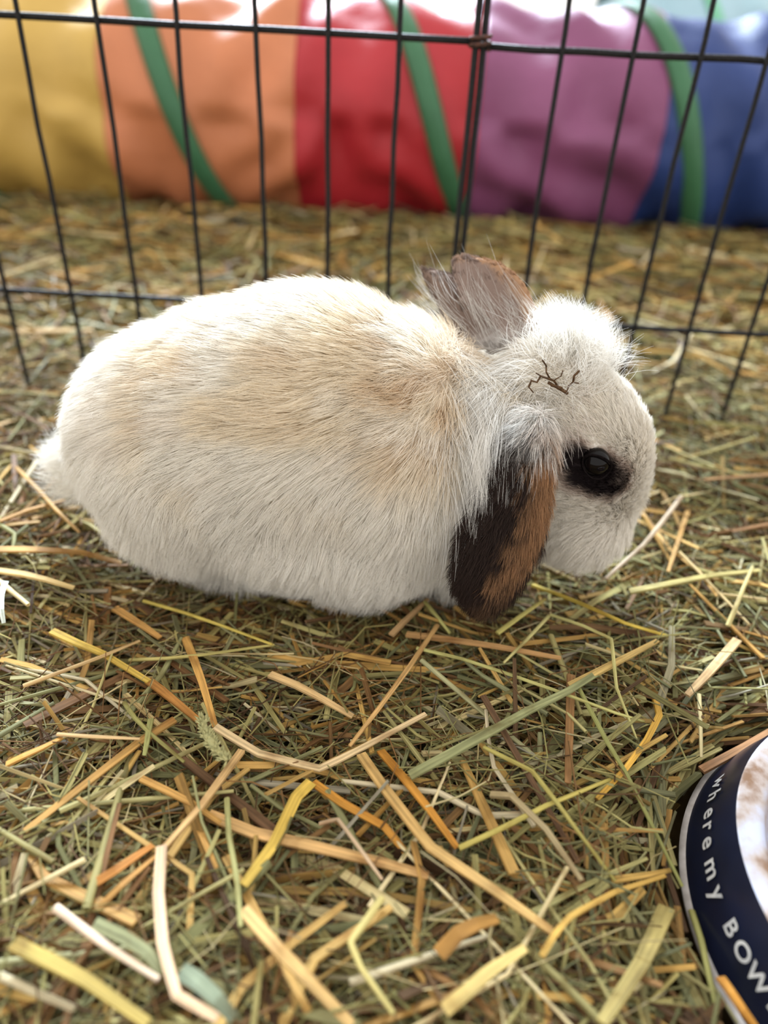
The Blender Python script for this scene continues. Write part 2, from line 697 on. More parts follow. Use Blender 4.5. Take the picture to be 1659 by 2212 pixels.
def fur_colour(p, rg, t, s):
    """natural coat colour at a place on the animal"""
    n1 = vnoise(p * 55 + 5)
    n2 = vnoise(p * np.array([60, 60, 90]) + 31)
    n3 = vnoise(p * 220 + 11)
    x, y, z = p[:, 0], p[:, 1], p[:, 2]
    back = smooth(0.05, 0.115, z) * smooth(-0.16, -0.09, x)
    c = mix(WHITE, CREAM, np.clip(0.12 + back * (0.10 + 0.5 * smooth(0.4, 0.75, n1)), 0, 1))
    saddle = np.exp(-(((x - 0.0) / 0.05) ** 2 + ((z - 0.135) / 0.028) ** 2)) + 0.8 * np.exp(-(((x - 0.03) / 0.03) ** 2 + ((z - 0.105) / 0.022) ** 2))
    saddle = saddle + 0.5 * np.exp(-(((x + 0.10) / 0.03) ** 2 + ((z - 0.105) / 0.02) ** 2))
    c = mix(c, TAN, np.clip(saddle * 0.5 * smooth(0.45, 0.8, n2 * 0.6 + n3 * 0.4) , 0, 0.8))
    head = smooth(0.055, 0.075, x)
    c = mix(c, WHITE * (0.92 + 0.08 * n1[:, None]) * 0.8 + CREAM * 0.2, head * 0.9)
    # dark patch round the eyes (both sides)
    for sgn in (-1, 1):
        ey = EYE[1] if sgn < 0 else 2 * HEADC[1] - EYE[1]
        e = np.array([EYE[0], ey, EYE[2]])
        dx, dz = x - e[0], z - e[2]
        u = dx * 0.86 - dz * 0.5
        v = dx * 0.5 + dz * 0.86
        side = smooth(0.028, 0.018, np.abs(y - ey))
        dd = np.sqrt(((u - 0.004) / 0.0178) ** 2 + ((v + 0.0045) / 0.0102) ** 2) + (n3 - 0.5) * 0.5
        c = mix(c, np.array(s2l((150, 100, 62))), smooth(1.35, 1.0, dd) * side * 0.55)
        c = mix(c, np.array(s2l((44, 35, 36))), smooth(1.1, 0.8, dd) * side)
    # ears
    DK = np.array(s2l((58, 44, 38)))
    OR = np.array(s2l((170, 130, 94)))
    GR = np.array(s2l((136, 116, 106)))
    ne = rg == 1
    if ne.any():
        tt, ss = t[ne], s[ne] + (n3[ne] - 0.5) * 0.7 + (vnoise(p[ne] * np.array([700, 300, 90])) - 0.5) * 0.7
        streak = smooth(0.05, 0.45, ss) * smooth(0.95, 0.70, tt) * smooth(1.30, 0.90, ss + smooth(0.45, 0.8, tt) * 0.75)
        e = mix(np.broadcast_to(DK, (ne.sum(), 3)), OR, streak * 0.95)
        e = mix(e, OR * 0.55, 0.6 * np.exp(-((ss + 0.05) / 0.25) ** 2) * smooth(0.7, 0.9, tt))
        e = mix(e, WHITE * 0.8, smooth(0.20, 0.02, tt) * 0.9)
        c[ne] = e
    for k in (2, 3):
        fe = rg == k
        if fe.any():
            tt, ss = t[fe], s[fe] + (n3[fe] - 0.5) * 0.4
            e = mix(np.broadcast_to(GR * 0.62 if k == 3 else GR * 0.9, (fe.sum(), 3)), OR * 1.0,
                    (0.75 * smooth(0.35, 0.85, ss) + 0.6 * smooth(0.8, 1.0, tt) * smooth(0.2, -0.6, ss)) if k == 2 else 0.12 * tt)
            e = mix(e, WHITE * 0.75, smooth(0.25, 0.0, tt) * 0.5)
            c[fe] = e
    return np.clip(c, 0, 0.92)


vc = fur_colour(co, reg, et, es)
ca = body_me.color_attributes.new('col', 'FLOAT_COLOR', 'POINT')
ca.data.foreach_set('color', np.c_[vc * 0.9, np.ones(nv_)].ravel())


def norm(v):
    return v / (np.linalg.norm(v, axis=-1, keepdims=True) + 1e-12)


tarea = 0.5 * np.linalg.norm(np.cross(co[tri[:, 1]] - co[tri[:, 0]], co[tri[:, 2]] - co[tri[:, 0]]), axis=1)
tc = co[tri].mean(1)
treg = reg[tri[:, 0]]


def make_fur(name, count, weight, length, lift, rad, clump_n, clump, wild, npts=6, flow_fn=None, col_fn=None, seed=1, label=None):
    g = np.random.default_rng(seed)
    w = tarea * weight(tc, treg)
    cdf = np.cumsum(w)
    cdf /= cdf[-1]
    ti = np.searchsorted(cdf, g.random(count))
    a, b = g.random(count), g.random(count)
    sw = a + b > 1
    a[sw], b[sw] = 1 - a[sw], 1 - b[sw]
    i0, i1, i2 = tri[ti].T
    w0 = 1 - a - b
    p = co[i0] * w0[:, None] + co[i1] * a[:, None] + co[i2] * b[:, None]
    n = norm(vn[i0] * w0[:, None] + vn[i1] * a[:, None] + vn[i2] * b[:, None])
    rg, t, s = reg[i0], et[i0], es[i0]
    fl_ = flow_fn(p, n, rg, t, s)
    fl_ = fl_ + wild * g.normal(0, 1, fl_.shape)
    fl_ = norm(fl_ - n * np.sum(fl_ * n, 1, keepdims=True))
    L = length(p, rg, t, s) * g.uniform(0.7, 1.15, count)
    lf = lift(p, rg) if callable(lift) else np.full(count, lift)
    lf = lf * g.uniform(0.7, 1.3, count)
    out = np.empty((count, npts, 3))
    out[:, 0] = p - n * 0.0006
    cur = out[:, 0].copy()
    for k in range(1, npts):
        u = (k - 0.5) / (npts - 1)
        d = norm(n * (lf * (1.35 - 0.9 * u))[:, None] + fl_ * (0.55 + 0.6 * u) + np.array([0, 0, -0.10 * u]))
        cur = cur + d * (L / (npts - 1))[:, None]
        out[:, k] = cur
    if clump_n:
        ci = g.choice(count, clump_n, replace=False)
        kd = KDTree(clump_n)
        for q, i in enumerate(ci):
            kd.insert(p[i], q)
        kd.balance()
        near = np.array([kd.find(v)[1] for v in p])
        cg = ci[near]
        off = out[cg] - out[cg][:, :1]
        tgt = out[cg]
        cl = clump * g.uniform(0.4, 1.0, count)
        for k in range(1, npts):
            u = (k / (npts - 1)) ** 1.3
            m = (cl * u)[:, None]
            same = np.linalg.norm(out[:, 0] - out[cg][:, 0], axis=1) < 0.008
            m = m * same[:, None]
            out[:, k] = out[:, k] * (1 - m) + tgt[:, k] * m
    cu = bpy.data.hair_curves.new(name)
    cu.add_curves([npts] * count)
    cu.attributes['position'].data.foreach_set('vector', out.ravel().astype(np.float32))
    ra = cu.attributes.get('radius') or cu.attributes.new('radius', 'FLOAT', 'POINT')
    u = np.linspace(0, 1, npts)
    prof = rad * (1.0 - 0.85 * u ** 1.6)
    ra.data.foreach_set('value', np.tile(prof, count).astype(np.float32))
    cc = col_fn(p, rg, t, s) if col_fn else fur_colour(p, rg, t, s)
    cc = cc * np.where(rg == 1, g.uniform(0.55, 1.4, count), g.uniform(0.86, 1.08, count))[:, None]
    at = cu.attributes.new('col', 'FLOAT_COLOR', 'CURVE')
    at.data.foreach_set('color', np.c_[np.clip(cc, 0, 0.95), np.ones(count)].ravel().astype(np.float32))
    cu.materials.append(M_FUR)
    o = bpy.data.objects.new(name, cu)
    COL.objects.link(o)
    attach(o, RAB)
    o['kind'] = 'stuff'
    if label:
        o['label'] = label
    return o


def flow_body(p, n, rg, t, s):
    x, z = p[:, 0], p[:, 2]
    low = smooth(0.115, 0.05, z)
    d = np.stack([-0.95 + 0.45 * low, 0 * x, -0.30 - 0.75 * low], 1)
    ch = smooth(-0.01, 0.05, x) * smooth(0.15, 0.11, z)
    d = d * (1 - ch[:, None]) + np.stack([-0.22 + 0 * x, 0 * x, -1.0 + 0 * x], 1) * ch[:, None]
    rump = smooth(-0.11, -0.16, x)
    d = d * (1 - 0.6 * rump[:, None]) + np.array([-0.2, 0, -1.0]) * 0.6 * rump[:, None]
    tail = smooth(-0.155, -0.17, x)
    d = d * (1 - tail[:, None]) + np.array([-1.0, 0, 0.15]) * tail[:, None]
    q = vnoise(p * 45 + 3)[:, None] - 0.5
    q2 = vnoise(p * 45 + 77)[:, None] - 0.5
    d = d + np.concatenate([q * 0.9, q2 * 0.6, q2 * 0.5], 1)
    hd = smooth(0.066, 0.082, x)[:, None]
    back = norm(p - (NOSE + np.array([0.01, 0, -0.004])))
    lowh = smooth(0.07, 0.04, z)[:, None]
    hdir = back * (1 - lowh) + np.array([-0.45, 0, -1.0]) * lowh
    d = d * (1 - hd) + (hdir + 0.5 * np.concatenate([q, q2, q], 1)) * hd
    # ears: root to tip
    e1 = rg == 1
    d[e1] = np.array([-0.30, -0.1, -1.0])
    for k, rows in ((2, far_rows), (3, far_rows2)):
        e = rg == k
        d[e] = norm(rows[-1][0] - rows[0][0])
    return d


def len_body(p, rg, t, s):
    x, z = p[:, 0], p[:, 2]
    L = np.full(len(p), 0.0185)
    L = L * (1 - smooth(0.06, 0.085, x) * 0.46)
    cheek = smooth(0.066, 0.042, z) * smooth(0.06, 0.08, x)
    L = L + 0.009 * cheek
    L = L + 0.010 * smooth(-0.155, -0.168, x)
    L = np.where(rg == 1, 0.0125, np.where(rg > 1, 0.0042, L))
    de = np.linalg.norm(p - EYE, axis=1)
    L = L * (0.35 + 0.65 * smooth(0.006, 0.020, de))
    return L


def lift_body(p, rg):
    lf = 0.62 * np.ones(len(p))
    lf = lf * (1 - 0.10 * smooth(0.06, 0.085, p[:, 0]))
    return np.where(rg == 1, 0.46, np.where(rg > 1, 0.13, lf))


def w_body(c, rg):
    w = 1.0 + 1.6 * smooth(0.06, 0.085, c[:, 0]) + 0.0 * rg
    w = w + np.where(rg > 0, 1.2, 0)
    w = w * np.where(c[:, 2] < 0.0, 0.3, 1)
    return w * smooth(0.0055, 0.0072, np.linalg.norm(c - EYE, axis=1))


make_fur('fur', 240000, w_body, len_body, lift_body, 0.00013, 7000, 0.55, 0.22, 6, flow_body, seed=2)


# long mane over the neck that falls across the near ear
def w_mane(c, rg):
    w = np.exp(-(((c[:, 0] - 0.056) / 0.016) ** 2)) * smooth(0.05, 0.085, c[:, 2]) * smooth(0.142, 0.118, c[:, 2]) * smooth(0.074, 0.062, c[:, 0])
    return w * np.where(rg > 0, 0.0, 1.0) * np.where(c[:, 1] < 0.345, 1, 0.6)


make_fur('mane', 13000, w_mane, lambda p, rg, t, s: np.full(len(p), 0.032), 0.34, 0.00012, 900, 0.7, 0.16, 8,
         lambda p, n, rg, t, s: np.tile(np.array([-0.28, -0.25, -1.0]), (len(p), 1)),
         lambda p, rg, t, s: np.tile(WHITE * 0.93, (len(p), 1)), seed=5)

# side locks that hang from the shoulder over the ear's trailing edge
make_fur('side_locks', 5200,
         lambda c, rg: np.exp(-(((c[:, 0] - 0.046) / 0.011) ** 2)) * smooth(0.055, 0.075, c[:, 2]) * smooth(0.125, 0.105, c[:, 2]) * np.where((rg > 0) | (np.abs(c[:, 1] - 0.334) < 0.02), 0.0, 1.0) * smooth(0.064, 0.056, c[:, 0]),
         lambda p, rg, t, s: np.full(len(p), 0.040), 0.55, 0.00012, 260, 0.72, 0.10, 9,
         lambda p, n, rg, t, s: np.stack([-0.10 + 0 * p[:, 0], np.sign(p[:, 1] - 0.334) * 0.35, -1.0 + 0 * p[:, 0]], 1),
         lambda p, rg, t, s: np.tile(WHITE * 0.93, (len(p), 1)), seed=15)

# pale hair whorl at the root of the hanging ear
make_fur('ear_root_hair', 1300,
         lambda c, rg: np.exp(-(((c[:, 0] - 0.072) / 0.011) ** 2 + ((c[:, 2] - 0.116) / 0.009) ** 2)) * np.where(c[:, 1] < 0.325, 1.0, 0.0),
         lambda p, rg, t, s: np.full(len(p), 0.0165), 0.35, 0.00009, 110, 0.55, 0.35, 8,
         lambda p, n, rg, t, s: norm(p - np.array([0.071, 0.31, 0.118])) + np.array([-0.15, -0.1, -0.7]),
         lambda p, rg, t, s: np.tile(WHITE * np.array([0.86, 0.80, 0.78]), (len(p), 1)), seed=16)


# wild tuft on the crown
def w_crest(c, rg):
    return np.exp(-(((c[:, 0] - 0.082) / 0.011) ** 2 + ((c[:, 1] - 0.334) / 0.015) ** 2)) * smooth(0.108, 0.120, c[:, 2]) * np.where(rg > 0, 0.1, 1)


make_fur('crest', 3000, w_crest, lambda p, rg, t, s: np.full(len(p), 0.027), 1.5, 0.00009, 130, 0.8, 0.75, 8,
         lambda p, n, rg, t, s: np.tile(np.array([-0.15, 0.0, 0.5]), (len(p), 1)) + 1.1 * (vnoise(p * 120)[:, None] - 0.5) * np.array([1, 1, 0.3]),
         lambda p, rg, t, s: np.tile(WHITE * 0.98, (len(p), 1)), seed=6)

# pale wisps lying over the raised ear
def w_wisp(c, rg):
    return np.where((rg == 2) | (rg == 3), 1.0, 0.0) * smooth(0.150, 0.138, c[:, 2])


make_fur('ear_wisps', 420, w_wisp, lambda p, rg, t, s: np.full(len(p), 0.026), 0.22, 0.00007, 40, 0.85, 0.2, 8,
         lambda p, n, rg, t, s: np.tile(norm(far_rows2[-1][0] - far_rows2[0][0]), (len(p), 1)),
         lambda p, rg, t, s: np.tile(WHITE * 0.8, (len(p), 1)), seed=9)

# ---- eyes
M_EYE, nt0, b0 = new_mat('wet_black_eye')
b0.inputs['Base Color'].default_value = (0.004, 0.003, 0.003, 1)
b0.inputs['Roughness'].default_value = 0.06
b0.inputs['Specular IOR Level'].default_value = 0.16
M_LID = mat_noise('dark_eyelid', (0.004, 0.003, 0.003), (0.012, 0.009, 0.009), 800, 0.9, 0.0)
for sgn in (-1, 1):
    ey = EYE[1] if sgn < 0 else 2 * HEADC[1] - EYE[1]
    c = np.array([EYE[0], ey + 0.0018 * -sgn, EYE[2]])
    v, f = ellipsoid(c, (EYE_R, EYE_R * 0.9, EYE_R), (0, 0, 0), 32, 24)
    eye_o = mesh_obj('eye', v, f, M_EYE)
    attach(eye_o, RAB)
    pts = []
    for k in range(29):
        a = 2 * math.pi * k / 28
        u, w_ = EYE_R * 1.08 * math.cos(a), EYE_R * 0.86 * math.sin(a)
        pts.append(c + np.array([u * 0.9 + w_ * 0.3, sgn * (0.0042 - 0.0016 * math.cos(2 * a)), w_ * 0.9 - u * 0.42]))
    v, f = tube(pts, 0.0005, 6, False)
    lid = mesh_obj('eyelid', v, f, M_LID)
    lid.parent = eye_o

# ------------------------------------------------------------------ bowl
BC = np.array([0.2190, 0.1460])
BZ0, BZ1, BR0, BR1 = -0.0145, 0.0135, 0.0945, 0.0835
BOWL = empty('pet_bowl', (BC[0], BC[1], -0.018))
tag(BOWL, 'navy blue pet bowl with white lettering and dirty white rim', 'bowl')
M_NAVY = mat_noise('navy_glaze', s2l((10, 14, 30)), s2l((18, 24, 46)), 40, 0.3, 0.5)
M_FOOT = mat_noise('grey_unglazed_foot', s2l((150, 142, 135)), s2l((196, 190, 186)), 120, 0.7, 0.3)
M_PRINT = mat_noise('pale_grey_print', s2l((165, 165, 165)), s2l((205, 204, 200)), 300, 0.5, 0.3)
M_BROWN = mat_noise('mottled_brown', s2l((60, 42, 28)), s2l((120, 86, 54)), 260, 0.9, 0.1, 0.8, 0.003)
m, nt, b = new_mat('dirty_white_glaze')
t1 = noise_node(nt, 70, 6)
r1 = ramp(nt, t1.outputs[0], [(0.38, s2l((178, 184, 204))), (0.53, s2l((164, 152, 146))), (0.66, s2l((118, 88, 64)))])
nt.links.new(r1.outputs[0], b.inputs['Base Color'])
b.inputs['Roughness'].default_value = 0.3
M_WGLAZE = m


def lathe(name, prof, mat, parent, seg=128):
    V = []
    for r, z in prof:
        for k in range(seg):
            a = 2 * math.pi * k / seg
            V.append((BC[0] + r * math.cos(a), BC[1] + r * math.sin(a), z))
    Fc = [(i * seg + k, i * seg + (k + 1) % seg, (i + 1) * seg + (k + 1) % seg, (i + 1) * seg + k)
          for i in range(len(prof) - 1) for k in range(seg)]
    o = mesh_obj(name, V, Fc, mat)
    attach(o, parent)
    return o


lathe('foot_ring', [(0.06, -0.018), (0.0950, -0.018), (0.0966, -0.0172), (0.0968, -0.0155), (BR0, BZ0)], M_FOOT, BOWL)
WALL = lathe('outer_wall', [(BR0 + 0.0004, BZ0 - 0.0006), (BR0, BZ0), (BR0 - 0.0035, BZ0 + 0.009), (BR0 - 0.0072, BZ0 + 0.018), (BR1 + 0.0006, BZ1 - 0.0012), (BR1, BZ1)], M_NAVY, BOWL)
lathe('inner_wall', [(BR1, BZ1), (BR1 - 0.0018, BZ1 + 0.0006), (BR1 - 0.0065, BZ1 - 0.0002), (BR1 - 0.0105, BZ1 - 0.0022), (BR1 - 0.0125, BZ1 - 0.006),
                     (BR1 - 0.016, -0.004), (BR1 - 0.022, -0.011), (0.045, -0.013), (0.0001, -0.0135)], M_WGLAZE, BOWL)
lathe('brown_layer', [(0.0635, -0.0095), (0.05, -0.0088), (0.03, -0.0075), (0.0001, -0.007)], M_BROWN, BOWL, 64)  # mottled brown layer over the bowl's inner bottom


def glyph(ch, px, py, size, zc, wide=1.0):
    a0 = onz(px, py, zc)
    ang = math.atan2(a0[1] - BC[1], a0[0] - BC[0])
    cu = bpy.data.curves.new('glyph', 'FONT')
    cu.body = ch
    cu.align_x = 'CENTER'
    cu.size = size
    cu.offset = size * 0.018
    o = bpy.data.objects.new('glyph', cu)
    COL.objects.link(o)
    me = bpy.data.meshes.new_from_object(o.evaluated_get(bpy.context.evaluated_depsgraph_get()))
    bpy.data.objects.remove(o)
    bm = bmesh.new()
    bm.from_mesh(me)
    bmesh.ops.subdivide_edges(bm, edges=bm.edges, cuts=1)
    sl = math.hypot(BR0 - BR1, BZ1 - BZ0)
    for v in bm.verts:
        x, y = v.co.x * wide, v.co.y
        u = ((zc - BZ0) / (BZ1 - BZ0)) * sl + y - size * 0.3
        f = u / sl
        r = BR0 + (BR1 - BR0) * f
        z = BZ0 + (BZ1 - BZ0) * f
        aa = ang + x / r
        e = 0.0006
        v.co = (BC[0] + (r + e) * math.cos(aa), BC[1] + (r + e) * math.sin(aa), z + e * 0.4)
    bm.to_mesh(me)
    bm.free()
    me.materials.clear()
    me.materials.append(M_PRINT)
    lo = bpy.data.objects.new('letter', me)
    COL.objects.link(lo)
    lo.parent = WALL


for ch, x, y, s_ in (('w', 1560, 1692, 0.0105), ('h', 1546, 1722, 0.0105), ('e', 1536, 1757, 0.0105), ('r', 1536, 1786, 0.0105),
                     ('e', 1532, 1820, 0.0105), ('m', 1544, 1878, 0.0105), ('y', 1553, 1930, 0.0105),
                     ('B', 1588, 2005, 0.0088), ('O', 1616, 2056, 0.0088), ('W', 1655, 2112, 0.0088), ('L', 1700, 2165, 0.0088)):
    glyph(ch, x, y, s_, -0.001)


# ------------------------------------------------------------------ hay
def hsh(a):
    return np.asarray(a)


def bed(x, y):
    """height of the top of the hay bed"""
    x, y = np.asarray(x, float), np.asarray(y, float)
    p = np.stack([x * 9, y * 9, np.full_like(x, 2.2)], -1)
    q = np.stack([x * 24, y * 24, np.full_like(x, 5.2)], -1)
    h = 0.020 * (vnoise(p) - 0.5) + 0.012 * (vnoise(q) - 0.5)
    far = smooth(0.6, 1.0, y)
    h = h * (1 + 0.6 * far) + 0.004 * far
    dr = np.sqrt(((x + 0.03) / 0.15) ** 2 + ((y - 0.338) / 0.066) ** 2)
    h = h - 0.006 * smooth(1.25, 0.8, dr)
    db = np.hypot(x - BC[0], y - BC[1])
    h = np.where(db < 0.135, np.minimum(h, -0.006 - 0.010 * smooth(0.125, 0.098, db)), h)
    return h


PAL = {
    'golden': [s2l((206, 168, 98)), s2l((194, 154, 86)), s2l((186, 144, 80))],
    'pale': [s2l((222, 204, 156)), s2l((214, 192, 140)), s2l((208, 194, 158))],
    'khaki': [s2l((178, 166, 108)), s2l((162, 152, 98)), s2l((188, 178, 120))],
    'green': [s2l((146, 144, 98)), s2l((134, 134, 96)), s2l((160, 156, 114))],
    'brown': [s2l((150, 112, 70)), s2l((128, 94, 60)), s2l((110, 82, 56))],
    'grey': [s2l((176, 166, 146)), s2l((156, 146, 128))],
}


def straw_arrays(P_, Wd, flat, roll, C_, sides=4):
    """P_: n,k,3 node positions; Wd: n half widths; flat: thickness ratio; returns verts, quads, cols, uvs"""
    n, k, _ = P_.shape
    T = np.empty_like(P_)
    T[:, 1:-1] = P_[:, 2:] - P_[:, :-2]
    T[:, 0] = P_[:, 1] - P_[:, 0]
    T[:, -1] = P_[:, -1] - P_[:, -2]
    T = norm(T)
    up = np.array([0, 0, 1.0])
    S = norm(np.cross(T, up) + 1e-6)
    B = norm(np.cross(S, T))
    cr, sr = np.cos(roll)[:, None, None], np.sin(roll)[:, None, None]
    A1 = S * cr + B * sr
    A2 = -S * sr + B * cr
    ang = 2 * np.pi * (np.arange(sides) + 0.5) / sides
    fac = 1.2 if sides == 4 else 1.0
    u = np.linspace(0, 1, k)
    taper = (1 - 0.35 * u[None] ** 2)[..., None]
    V = np.empty((n, k, sides, 3))
    for j, a in enumerate(ang):
        V[:, :, j] = P_ + A1 * (np.cos(a) * fac * Wd[:, None, None] * taper) + A2 * (np.sin(a) * fac * (Wd * flat)[:, None, None] * taper)
    base = (np.arange(n) * k * sides)[:, None, None]
    ii = np.arange(k - 1)[None, :, None] * sides
    jj = np.arange(sides)[None, None, :]
    j2 = (jj + 1) % sides
    Q = np.stack([base + ii + jj, base + ii + j2, base + ii + sides + j2, base + ii + sides + jj], -1).reshape(-1, 4)
    c0 = base[:, :, 0] + np.arange(sides)[None, ::-1]
    c1 = base[:, :, 0] + (k - 1) * sides + np.arange(sides)[None]
    if sides == 4:
        Q = np.concatenate([Q, c0, c1])
    cv = np.repeat(C_[:, None, :], k * sides, 1).reshape(-1, 3)
    tw = (np.arange(sides) / sides)
    L = np.linalg.norm(P_[:, 1:] - P_[:, :-1], axis=-1).sum(1)
    off = rng.random(n) * 50
    uv = np.empty((n, k, sides, 2))
    uv[..., 0] = off[:, None, None] + (u[None, :] * (L / 0.05)[:, None])[..., None]
    uv[..., 1] = off[:, None, None] * 0.37 + np.sin(ang)[None, None, :] * 0.05 + np.cos(ang)[None, None, :] * 0.15
    return V.reshape(-1, 3), Q, cv, uv.reshape(-1, 2)


def straw_mesh(name, arrs, smooth_shade=False):
    vs, qs, cs, us, o = [], [], [], [], 0
    for v, q, c, u in arrs:
        vs.append(v)
        qs.append(q + o)
        cs.append(c)
        us.append(u)
        o += len(v)
    v, q, c, u = np.concatenate(vs), np.concatenate(qs), np.concatenate(cs), np.concatenate(us)
    me = bpy.data.meshes.new(name)
    me.vertices.add(len(v))
    me.vertices.foreach_set('co', v.ravel())
    me.loops.add(q.size)
    me.loops.foreach_set('vertex_index', q.ravel().astype(np.int32))
    me.polygons.add(len(q))
    me.polygons.foreach_set('loop_start', np.arange(0, q.size, 4, dtype=np.int32))
    me.polygons.foreach_set('use_smooth', np.full(len(q), smooth_shade))
    me.update(calc_edges=True)
    a = me.color_attributes.new('col', 'FLOAT_COLOR', 'POINT')
    a.data.foreach_set('color', np.c_[np.clip(c, 0, 1), np.ones(len(c))].ravel())
    uvl = me.uv_layers.new(name='UVMap')
    uvl.data.foreach_set('uv', u[q.ravel()].ravel())
    me.materials.append(M_STRAW)
    return me


def random_straws(n, xf, ylo, yhi, lmin, lmax, wmin, wmax, depth, tilt, flat, kinds, kink=0.25, k=4, top=0.0, seed=0, ypow=1.0):
    g = np.random.default_rng(seed)
    y = ylo + (yhi - ylo) * g.random(n) ** ypow
    x = (g.random(n) * 2 - 1) * (xf * y + 0.17)
    L = lmin + (lmax - lmin) * g.random(n) ** 1.8
    az = g.random(n) * 2 * np.pi
    az = np.where(g.random(n) < 0.35, g.normal(0.0, 0.45, n), az)
    el = g.normal(0, tilt, n)
    bend = g.normal(0, kink, (n, k - 1)) * (g.random((n, k - 1)) < 0.5)
    a = az[:, None] + np.cumsum(bend, 1)
    e = el[:, None] + g.normal(0, tilt * 0.5, (n, k - 1))
    st = np.stack([np.cos(a) * np.cos(e), np.sin(a) * np.cos(e), np.sin(e)], -1) * (L / (k - 1))[:, None, None]
    Pn = np.concatenate([np.zeros((n, 1, 3)), np.cumsum(st, 1)], 1)
    Pn -= Pn.mean(1, keepdims=True)
    dpt = depth * g.random(n) ** 0.9
    Pn[..., 0] += x[:, None]
    Pn[..., 1] += y[:, None]
    Pn[..., 2] += (bed(x, y) + top - dpt)[:, None]
    # nothing may stand inside the bowl or poke up through the rabbit
    db = np.hypot(Pn[..., 0] - BC[0], Pn[..., 1] - BC[1])
    bad = np.any(db < 0.101, axis=1)
    mid = 0.5 * (Pn[:, 1:] + Pn[:, :-1])
    bad |= np.any(np.hypot(mid[..., 0] - BC[0], mid[..., 1] - BC[1]) < 0.101, axis=1)
    X_, Y_ = Pn[..., 0], Pn[..., 1]
    inr = ((X_ + 0.05) / 0.125) ** 2 + ((Y_ - 0.338) / 0.062) ** 2 < 1
    inr |= ((X_ - 0.09) / 0.06) ** 2 + ((Y_ - 0.332) / 0.038) ** 2 < 1
    over = np.where(inr, Pn[..., 2] + 0.003, -1).max(1)
    Pn[..., 2] -= np.maximum(over, 0)[:, None]
    # tunnel and pen stay clear too
    bad |= (Pn[..., 1].max(1) > 1.22) & (Pn[..., 2].max(1) > 0.004) & (Pn[..., 1].min(1) < 1.40)
    ok = ~bad
    Pn, y, x = Pn[ok], y[ok], x[ok]
    n = len(Pn)
    Wd = 0.5 * (wmin + (wmax - wmin) * g.random(n) ** 1.5)
    names, pr = zip(*kinds.items())
    pr = np.array(pr) / sum(pr)
    flatpal = [(PAL[nm][g.integers(len(PAL[nm]))]) for nm in g.choice(names, n, p=pr)]
    C_ = np.array(flatpal)
    patch = np.clip(vnoise(np.stack([x * 14, y * 14, np.full(n, 9.0)], -1)) - 1.3 * np.clip(x, -0.25, 0.25) * (y < 0.6), 0, 1.3)[:, None]
    warm = np.array([1.09, 1.0, 0.86])
    cool = np.array([0.95, 1.0, 0.94])
    C_ = C_ * (warm * patch + cool * (1 - patch)) * g.uniform(0.34, 0.84, n)[:, None] * (1 + 0.22 * smooth(0.5, 0.75, y))[:, None]  # hay beyond the pen is coloured lighter to offset the tunnel's shadow
    return straw_arrays(Pn, Wd, flat, g.normal(0, 0.5, n), C_)


NEAR = {'golden': 3.4, 'pale': 1.8, 'khaki': 4, 'green': 2.6, 'brown': 3.0, 'grey': 0.4}
FINE = {'golden': 1.2, 'pale': 1.0, 'khaki': 4, 'green': 4.2, 'brown': 3.6, 'grey': 1.2}
FAR = {'golden': 4, 'pale': 2.0, 'khaki': 5, 'green': 2.6, 'brown': 1.8, 'grey': 0.6}
arrs = [
    random_straws(7600, 0.62, 0.03, 0.66, 0.02, 0.07, 0.0008, 0.0017, 0.010, 0.17, 0.8, FINE, 0.3, seed=11),
    random_straws(10000, 0.62, 0.03, 0.66, 0.025, 0.10, 0.0013, 0.0032, 0.017, 0.14, 0.5, NEAR, 0.25, seed=12),
    random_straws(8200, 0.62, 0.03, 0.66, 0.03, 0.11, 0.0022, 0.0048, 0.030, 0.11, 0.25, NEAR, 0.25, seed=13),
    random_straws(5200, 0.62, 0.03, 0.70, 0.04, 0.12, 0.003, 0.0056, 0.045, 0.08, 0.25, NEAR, 0.2, seed=14),
    random_straws(7500, 0.66, 0.60, 1.45, 0.03, 0.12, 0.002, 0.0052, 0.022, 0.18, 0.4, FAR, 0.25, seed=15),
    random_straws(6500, 0.66, 0.60, 1.45, 0.05, 0.14, 0.0035, 0.007, 0.045, 0.12, 0.3, FAR, 0.2, seed=16),
    random_straws(3500, 0.75, 1.40, 3.2, 0.06, 0.16, 0.004, 0.008, 0.04, 0.10, 0.5, FAR, 0.2, seed=17),
]
# short pieces that close up round the foot of the bowl
gq = np.random.default_rng(41)
nb = 1700
ab = gq.uniform(0, 2 * np.pi, nb)
rb = gq.uniform(0.1005, 0.145, nb)
tb = ab + np.pi / 2 + gq.normal(0, 0.30, nb)
Lb = gq.uniform(0.02, 0.055, nb)
ub = np.linspace(-0.5, 0.5, 4)
Pb = np.stack([BC[0] + rb[:, None] * np.cos(ab)[:, None] + np.cos(tb)[:, None] * Lb[:, None] * ub,
               BC[1] + rb[:, None] * np.sin(ab)[:, None] + np.sin(tb)[:, None] * Lb[:, None] * ub,
               np.repeat((-0.024 + 0.016 * gq.random(nb) + 0.008 * smooth(0.105, 0.14, rb))[:, None], 4, 1)], -1)
kb = np.all(np.hypot(Pb[..., 0] - BC[0], Pb[..., 1] - BC[1]) > 0.0978, axis=1)
Cb = np.array([PAL[k][gq.integers(len(PAL[k]))] for k in gq.choice(['khaki', 'golden', 'green', 'brown'], nb)]) * gq.uniform(0.36, 0.8, nb)[:, None]
arrs.append(straw_arrays(Pb[kb], gq.uniform(0.0006, 0.0019, nb)[kb], 0.5, gq.normal(0, 0.4, nb)[kb], Cb[kb]))
